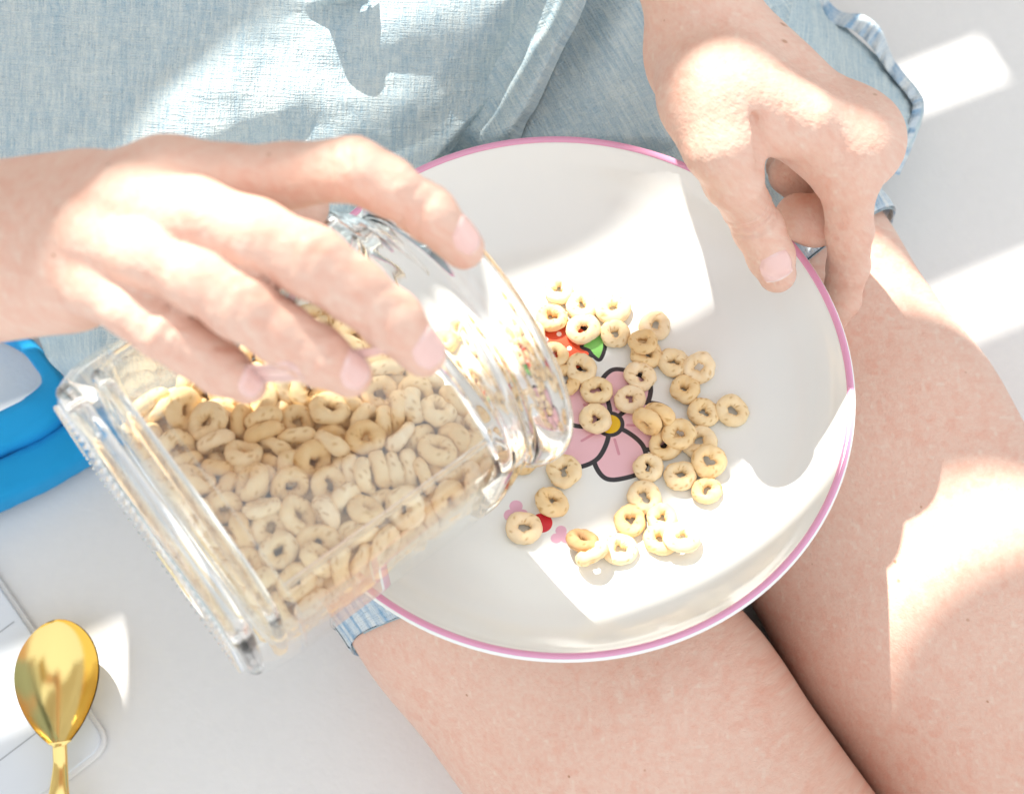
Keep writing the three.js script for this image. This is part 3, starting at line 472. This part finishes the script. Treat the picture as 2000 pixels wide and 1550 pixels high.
{
  const right = spline([[1330, -330], [1150, -10], [1075, 85], [985, 185], [885, 290], [800, 380], [740, 520], [700, 700], [600, 860]]), left = spline([[-500, -330], [-420, 0], [-330, 250], [-180, 450], [-40, 560], [50, 620], [75, 660], [95, 705], [140, 745]]);
  const sheet = grid(220, 150, (u, v) => {
    const a = left(v), b = right(v), px = lerp(a[0], b[0], u), py = lerp(a[1], b[1], u), edge = (1 - u) * (b[0] - a[0]);
    let h = shirtH(px, py); h -= 0.010 * Math.exp(-Math.pow(edge / 16, 2)); h -= 0.10 * sstep(0.18, 0.0, u) * sstep(0.45, 0.8, v);
    h -= 0.02 * sstep(0.85, 1, v);
    return at(px, py, h);
  }, { uv: clothUV(0.06) });
  const shirt = mesh('shirt', sheet, M.denim, person); shirt.userData.label = 'pale washed denim shirt front, crumpled over the lap';
  // placket end with its turned edge at the top
  const pl = grid(30, 24, (u, v) => { const px = lerp(626, 720, u), py = lerp(-60, 12 - 14 * u, v), r = v > 0.86 ? (v - 0.86) / 0.14 : 0; return at(px, py, shirtH(px, py) + 0.0045 + 0.002 * Math.sin(u * 3) - 0.004 * r * r); }, { uv: clothUV(0.3) });
  mesh('placket', pl, M.denim, shirt);
  // lower tail that shows beyond the shirt's edge, with one long pleat
  const tl = spline([[1120, -330], [1010, 0], [930, 110], [840, 230], [760, 340], [720, 470]]), tr = spline([[1260, -330], [1146, 0], [1098, 100], [1050, 205], [1020, 262], [990, 420]]);
  const tail = grid(60, 60, (u, v) => { const a = tl(v), b = tr(v), px = lerp(a[0], b[0], u), py = lerp(a[1], b[1], u); return at(px, py, 0.146 - 0.03 * sstep(250, 350, py) + 0.055 * sstep(380, -300, py) * sstep(360, 200, py) + 0.010 * Math.pow(Math.sin(Math.PI * clamp((u - 0.62) / 0.5)), 2) - 0.012 * sstep(0.9, 1, u) - 0.006 * sstep(0.72, 0.55, u) + 0.001 * fbm(px / 40, py / 60, 8, 3)); }, { uv: clothUV(-0.5) });
  mesh('shirt_tail', tail, M.denim, shirt);
  const pl2 = spline([[1230, -330], [1120, -10], [1075, 90], [1030, 190], [1000, 250], [975, 380]]), pr2 = spline([[1620, -330], [1560, -60], [1530, 100], [1500, 200], [1470, 270], [1420, 400]]);
  mesh('shirt_panel', grid(70, 60, (u, v) => { const a = pl2(v), b = pr2(v), px = lerp(a[0], b[0], u), py = lerp(a[1], b[1], u); return at(px, py, 0.141 + 0.022 * sstep(260, -300, py) - 0.022 * sstep(260, 350, py) - 0.006 * sstep(0.06, 0, u) - 0.03 * sstep(0.6, 1, u) + 0.0022 * fbm(px / 110, py / 150, 21, 3) + ridge(px, py, 1130, 180, 1260, -60, 40, 0.003)); }, { uv: clothUV(-0.45) }), M.denim, shirt);
  // side flap of the shirt lying by the hip, with its worn hem
  const fl = spline([[1430, -260], [1480, -60], [1510, 120], [1560, 260], [1620, 350], [1660, 420]]), fr = spline([[1530, -200], [1618, 6], [1700, 96], [1790, 172], [1800, 240], [1748, 338]]);
  const flapH = (px, py, u) => 0.125 - 0.085 * sstep(0.1, 1, u) + 0.012 * ridgeS(px, py) + 0.002 * fbm(px / 70, py / 70, 12, 3);
  const ridgeS = (px, py) => ridge(px, py, 1600, 0, 1760, 330, 50, 1, 0.3);
  const flap = grid(70, 80, (u, v) => { const a = fl(v), b = fr(v), px = lerp(a[0], b[0], u), py = lerp(a[1], b[1], u); return at(px, py, flapH(px, py, u)); }, { uv: clothUV(0.5) });
  const fm = mesh('side_flap', flap, M.denim, shirt);
  const hemLine = spline([[1560, -160], [1622, 4], [1690, 30], [1722, 58], [1748, 118], [1795, 176], [1806, 210], [1790, 268], [1757, 342]]), hemIn = spline([[1540, -160], [1600, 20], [1668, 60], [1700, 90], [1735, 140], [1775, 190], [1782, 215], [1764, 268], [1734, 334]]);
  const hem = grid(14, 120, (u, v) => { const a = hemIn(v), b = hemLine(v), px = lerp(a[0], b[0], u) , py = lerp(a[1], b[1], u); return at(px, py, 0.046 + 0.0025 * Math.sin(Math.PI * u) + 0.0012 * Math.sin(v * 95 + u * 2) - 0.012 * u * u + 0.012 * ridgeS(px, py)); }, { uv: (q, u, v) => [v * 0.16, u * 0.02] });
  mesh('hem', hem, M.hem, fm);
}
{ // shorts: a loose tube round each thigh, ending in a stitched hem
  const shorts = new THREE.Group(); shorts.name = 'shorts'; shorts.userData.label = 'pale denim shorts with stitched hems'; person.add(shorts);
  const tube = (js, t0, p0, p1, sd, ease) => {
    const cv = new THREE.CatmullRomCurve3(js.map((j) => j[0])), axis = js[2][0].clone().sub(js[1][0]).setY(0).normalize(), side = V(axis.z, 0, -axis.x).negate();
    const e0 = at(...p0), e1 = at(...p1), hemDir = e1.clone().sub(e0).setY(0).normalize(), hemN = V(-hemDir.z, 0, hemDir.x); if (hemN.dot(axis) < 0) hemN.negate();
    const pt = (th, v, grow = 0) => { // v: 0 at the hip, 1 at the hem; extends to the oblique hem plane
      const c0 = js[0][0].clone(), dirn = js[2][0].clone().sub(js[0][0]).normalize(), hit = (q) => e0.clone().sub(q).dot(hemN) / dirn.dot(hemN);
      const k = js[1][1], pr = (t) => { const f = Math.max(0, t) * 2, i = Math.min(1, Math.floor(f)); return lerp(js[i][1], js[i + 1][1], clamp(f - i)); };
      const along = lerp(t0, 1, v), rad0 = pr(along * 0.8) + lerp(0.0050, 0.0022, sstep(0.6, 1, v)) + grow;
      const cs = Math.cos(th), sn = Math.sin(th), offv = side.clone().multiplyScalar(cs * rad0).add(V(0, sn * rad0, 0));
      const base = c0.clone().add(offv), len = hit(base), p = base.addScaledVector(dirn, len * along);
      const wr = 0.0030 * fbm(along * 5 + sd, cs * 2.2, sn * 2.2, 3) + 0.0012 * ease * sstep(0.5, 1, v) * Math.sin(th * 7 + sd) + 0.0008 * sstep(0.55, 1, v);
      p.addScaledVector(side, cs * wr); p.y += sn * wr; p.y = Math.max(p.y, 0.003 + 0.002 * Math.abs(noise3(p.x * 90, 0, p.z * 90))); return p;
    };
    const g = grid(110, 90, (u, v) => pt(u * 2 * Math.PI, v), { uv: (q, u, v) => [u * 0.5, v * 0.3] });
    const leg = mesh('leg', g, M.denim, shorts);
    // turned-up hem: a narrow band just proud of the cloth, closing over the edge
    const hemP = (u, v) => { const th = u * 2 * Math.PI, s = v < 0.75 ? lerp(0.915, 1, v / 0.75) : 1 - (v - 0.75) * 0.14; const gr = v < 0.04 ? 0.0002 : v < 0.75 ? 0.0016 + 0.0006 * Math.sin(u * 150 + 3 * Math.sin(u * 40)) : 0.0016 - (v - 0.75) * 0.015; return pt(th, s, gr); };
    mesh('hem', grid(160, 16, hemP, { uv: (q, u, v) => [u * 0.5, v * 0.02] }), M.hem, leg);
    const st = []; for (let i = 0; i < 150; i++) { const u0 = i / 150, a = pt(u0 * 6.2832, 0.918, 0.0026), b = pt((u0 + 0.0042) * 6.2832, 0.918, 0.0026); if (a.distanceTo(b) < 1e-5) continue; st.push(new THREE.TubeGeometry(new THREE.LineCurve3(a, b), 1, 0.00032, 5)); }
    mesh('stitching', mergeGeometries(st), M.thread, leg).userData.kind = 'stuff';
  };
  tube(L.r, 0.0, [640, 1275, 0.06], [828, 1188, 0.125], 3, 1);
  tube(L.l, -0.45, [1640, 462, 0.132], [1764, 412, 0.075], 9, 1);
}

// ---------------------------------------------------------------- gold spoon on a pale board
{
  const c0 = at(216, 1452, 0.005), ux = at(0, 1138, 0.005).sub(c0).normalize(), uz = at(110, 1550, 0.005).sub(c0).normalize();
  const right = ux.clone(), zz = V(0, 1, 0).cross(right).normalize(), w = 0.34, l = 0.24, sgn = zz.dot(uz) > 0 ? 1 : -1;
  const sh = new THREE.Shape(), r = 0.011; sh.moveTo(r, 0); sh.lineTo(w - r, 0); sh.quadraticCurveTo(w, 0, w, r); sh.lineTo(w, l - r); sh.quadraticCurveTo(w, l, w - r, l); sh.lineTo(r, l); sh.quadraticCurveTo(0, l, 0, l - r); sh.lineTo(0, r); sh.quadraticCurveTo(0, 0, r, 0);
  const b = group('ruled_board', c0.clone().setY(0.0005)); tag(b, 'flat pale blue white board with thin ruled lines, under the gold spoon', 'board');
  const mk = (y0, dep, ins) => { const g = new THREE.ExtrudeGeometry(sh, { depth: dep, bevelEnabled: true, bevelSize: 0.0008, bevelThickness: 0.0008, bevelSegments: 3, bevelOffset: -ins, curveSegments: 10 }); const p = g.attributes.position; for (let i = 0; i < p.count; i++) { const q = right.clone().multiplyScalar(p.getX(i)).addScaledVector(zz, sgn * p.getY(i)); p.setXYZ(i, q.x, y0 + p.getZ(i), q.z); } if (sgn > 0) { const a = g.index ? g.index.array : null; if (a) a.reverse(); } g.computeVertexNormals(); return g; };
  mesh('backing', mk(0.0008, 0.0012, 0.0), M.floor, b);
  mesh('sheet', mk(0.0032, 0.0010, 0.0022), M.board, b);
  const line = new THREE.MeshStandardMaterial({ color: lin(0.38, 0.4, 0.43), roughness: 0.8 });
  for (const [px, py] of [[25, 1216], [30, 1462]]) { const q = at(px, py, 0.005).sub(c0), k = q.dot(right); const g = new THREE.BoxGeometry(0.0005, 0.0002, l * 0.96); const o = mesh('ruled_line', g, line, b); o.position.copy(right).multiplyScalar(k).addScaledVector(zz, sgn * l * 0.5).setY(0.00515); o.rotation.y = Math.atan2(zz.x, zz.z); }
}
{
  const tipP = at(118, 1214, 0.012), neckP = at(124, 1462, 0.012), ax = neckP.clone().sub(tipP).setY(0), Lb = ax.length(); ax.normalize(); const lat = V(-ax.z, 0, ax.x), y0 = 0.0062;
  const sp = group('gold_spoon', tipP.clone().setY(0)); tag(sp, 'shiny gold spoon with oval bowl, lying on the pale ruled board', 'spoon');
  const halfW = (t) => 0.0206 * Math.pow(Math.sin(Math.PI * Math.pow(clamp(t), 0.86)), 0.62) * (1 - 0.10 * t);
  const rimY = (t) => y0 + 0.0125 + 0.002 * Math.sin(t * 3.1);
  const dep = (t, s) => 0.0108 * Math.pow(Math.max(0, Math.sin(Math.PI * Math.pow(clamp(t), 0.92))), 0.7) * (1 - Math.pow(Math.abs(s), 2.2));
  const bowl = (low) => grid(60, 80, (u, v) => { const s = (low ? 1 - u : u) * 2 - 1, t = lerp(0.0008, 0.998, v); return ax.clone().multiplyScalar(t * Lb).addScaledVector(lat, s * (halfW(t) + (low ? 0.0004 : 0))).setY(rimY(t) - dep(t, s) - (low ? 0.0013 * (1 - 0.4 * Math.pow(Math.abs(s), 6)) : 0)); });
  mesh('bowl', mergeGeometries([bowl(false), bowl(true)]), M.gold, sp);
  const hcv = new THREE.CatmullRomCurve3([[0.955, 0.0185], [1.03, 0.0175], [1.12, 0.0165], [1.35, 0.0175], [1.9, 0.016], [2.6, 0.011], [3.2, 0.0095]].map(([t, y]) => ax.clone().multiplyScalar(t * Lb).addScaledVector(lat, (t - 1) * 0.003).setY(y))), up = V(0, 1, 0);
  mesh('handle', grid(24, 90, (u, v) => { const p = hcv.getPoint(v), tg = hcv.getTangent(v), n = tg.clone().cross(lat).normalize(); if (n.y < 0) n.negate(); const a = u * 2 * Math.PI, hw = lerp(0.0058, 0.0034, sstep(0, 0.07, v)) + 0.0055 * sstep(0.3, 0.9, v) * (1 - sstep(0.97, 1, v) * 0.5), hh = lerp(0.0014, 0.0021, sstep(0, 0.1, v)); return p.clone().addScaledVector(lat, Math.cos(a) * hw).addScaledVector(n, Math.sin(a) * hh); }, { closeU: true }), M.gold, sp);
}
// ---------------------------------------------------------------- bright blue strap, folded on itself
{
  const st = group('blue_strap', at(40, 850, 0)); tag(st, 'bright blue padded fabric strap folded in a loop beside the jar', 'strap');
  const o0 = st.position.clone();
  const strap = (pts, hw, hh, name) => { const cv = new THREE.CatmullRomCurve3(pts.map(([x, y, h]) => at(x, y, h).sub(o0))); mesh(name, mergeVertices(grid(28, 120, (u, v) => { const p = cv.getPoint(v), tg = cv.getTangent(v).setY(0).normalize(), s = V(-tg.z, 0, tg.x), a = u * 2 * Math.PI, c = Math.cos(a), n = Math.sin(a), e = (x) => Math.sign(x) * Math.pow(Math.abs(x), 0.55), w = hw(v) * (1 + 0.012 * Math.sin(v * 31) + 0.008 * Math.sin(v * 83)); return p.clone().addScaledVector(s, e(c) * w).add(V(0, e(n) * hh * (1 + 0.03 * Math.sin(v * 23 + c * 2)), 0)); }, { closeU: true, uv: (q, u, v) => [u * 0.1, v * 0.4] }), 1e-7), M.blue, st); };
  strap([[-260, 600, 0.012], [-60, 628, 0.012], [40, 666, 0.013], [80, 706, 0.016], [108, 758, 0.02], [84, 806, 0.022], [0, 852, 0.020], [-160, 925, 0.018], [-320, 1010, 0.016]], (v) => lerp(0.0042, 0.0108, sstep(0.42, 0.62, v)), 0.0085, 'loop');
  strap([[230, 812, 0.012], [150, 870, 0.013], [50, 926, 0.014], [-60, 975, 0.014], [-320, 1100, 0.012]], () => 0.0112, 0.0100, 'under_fold');
}
renderer.render(scene, camera);
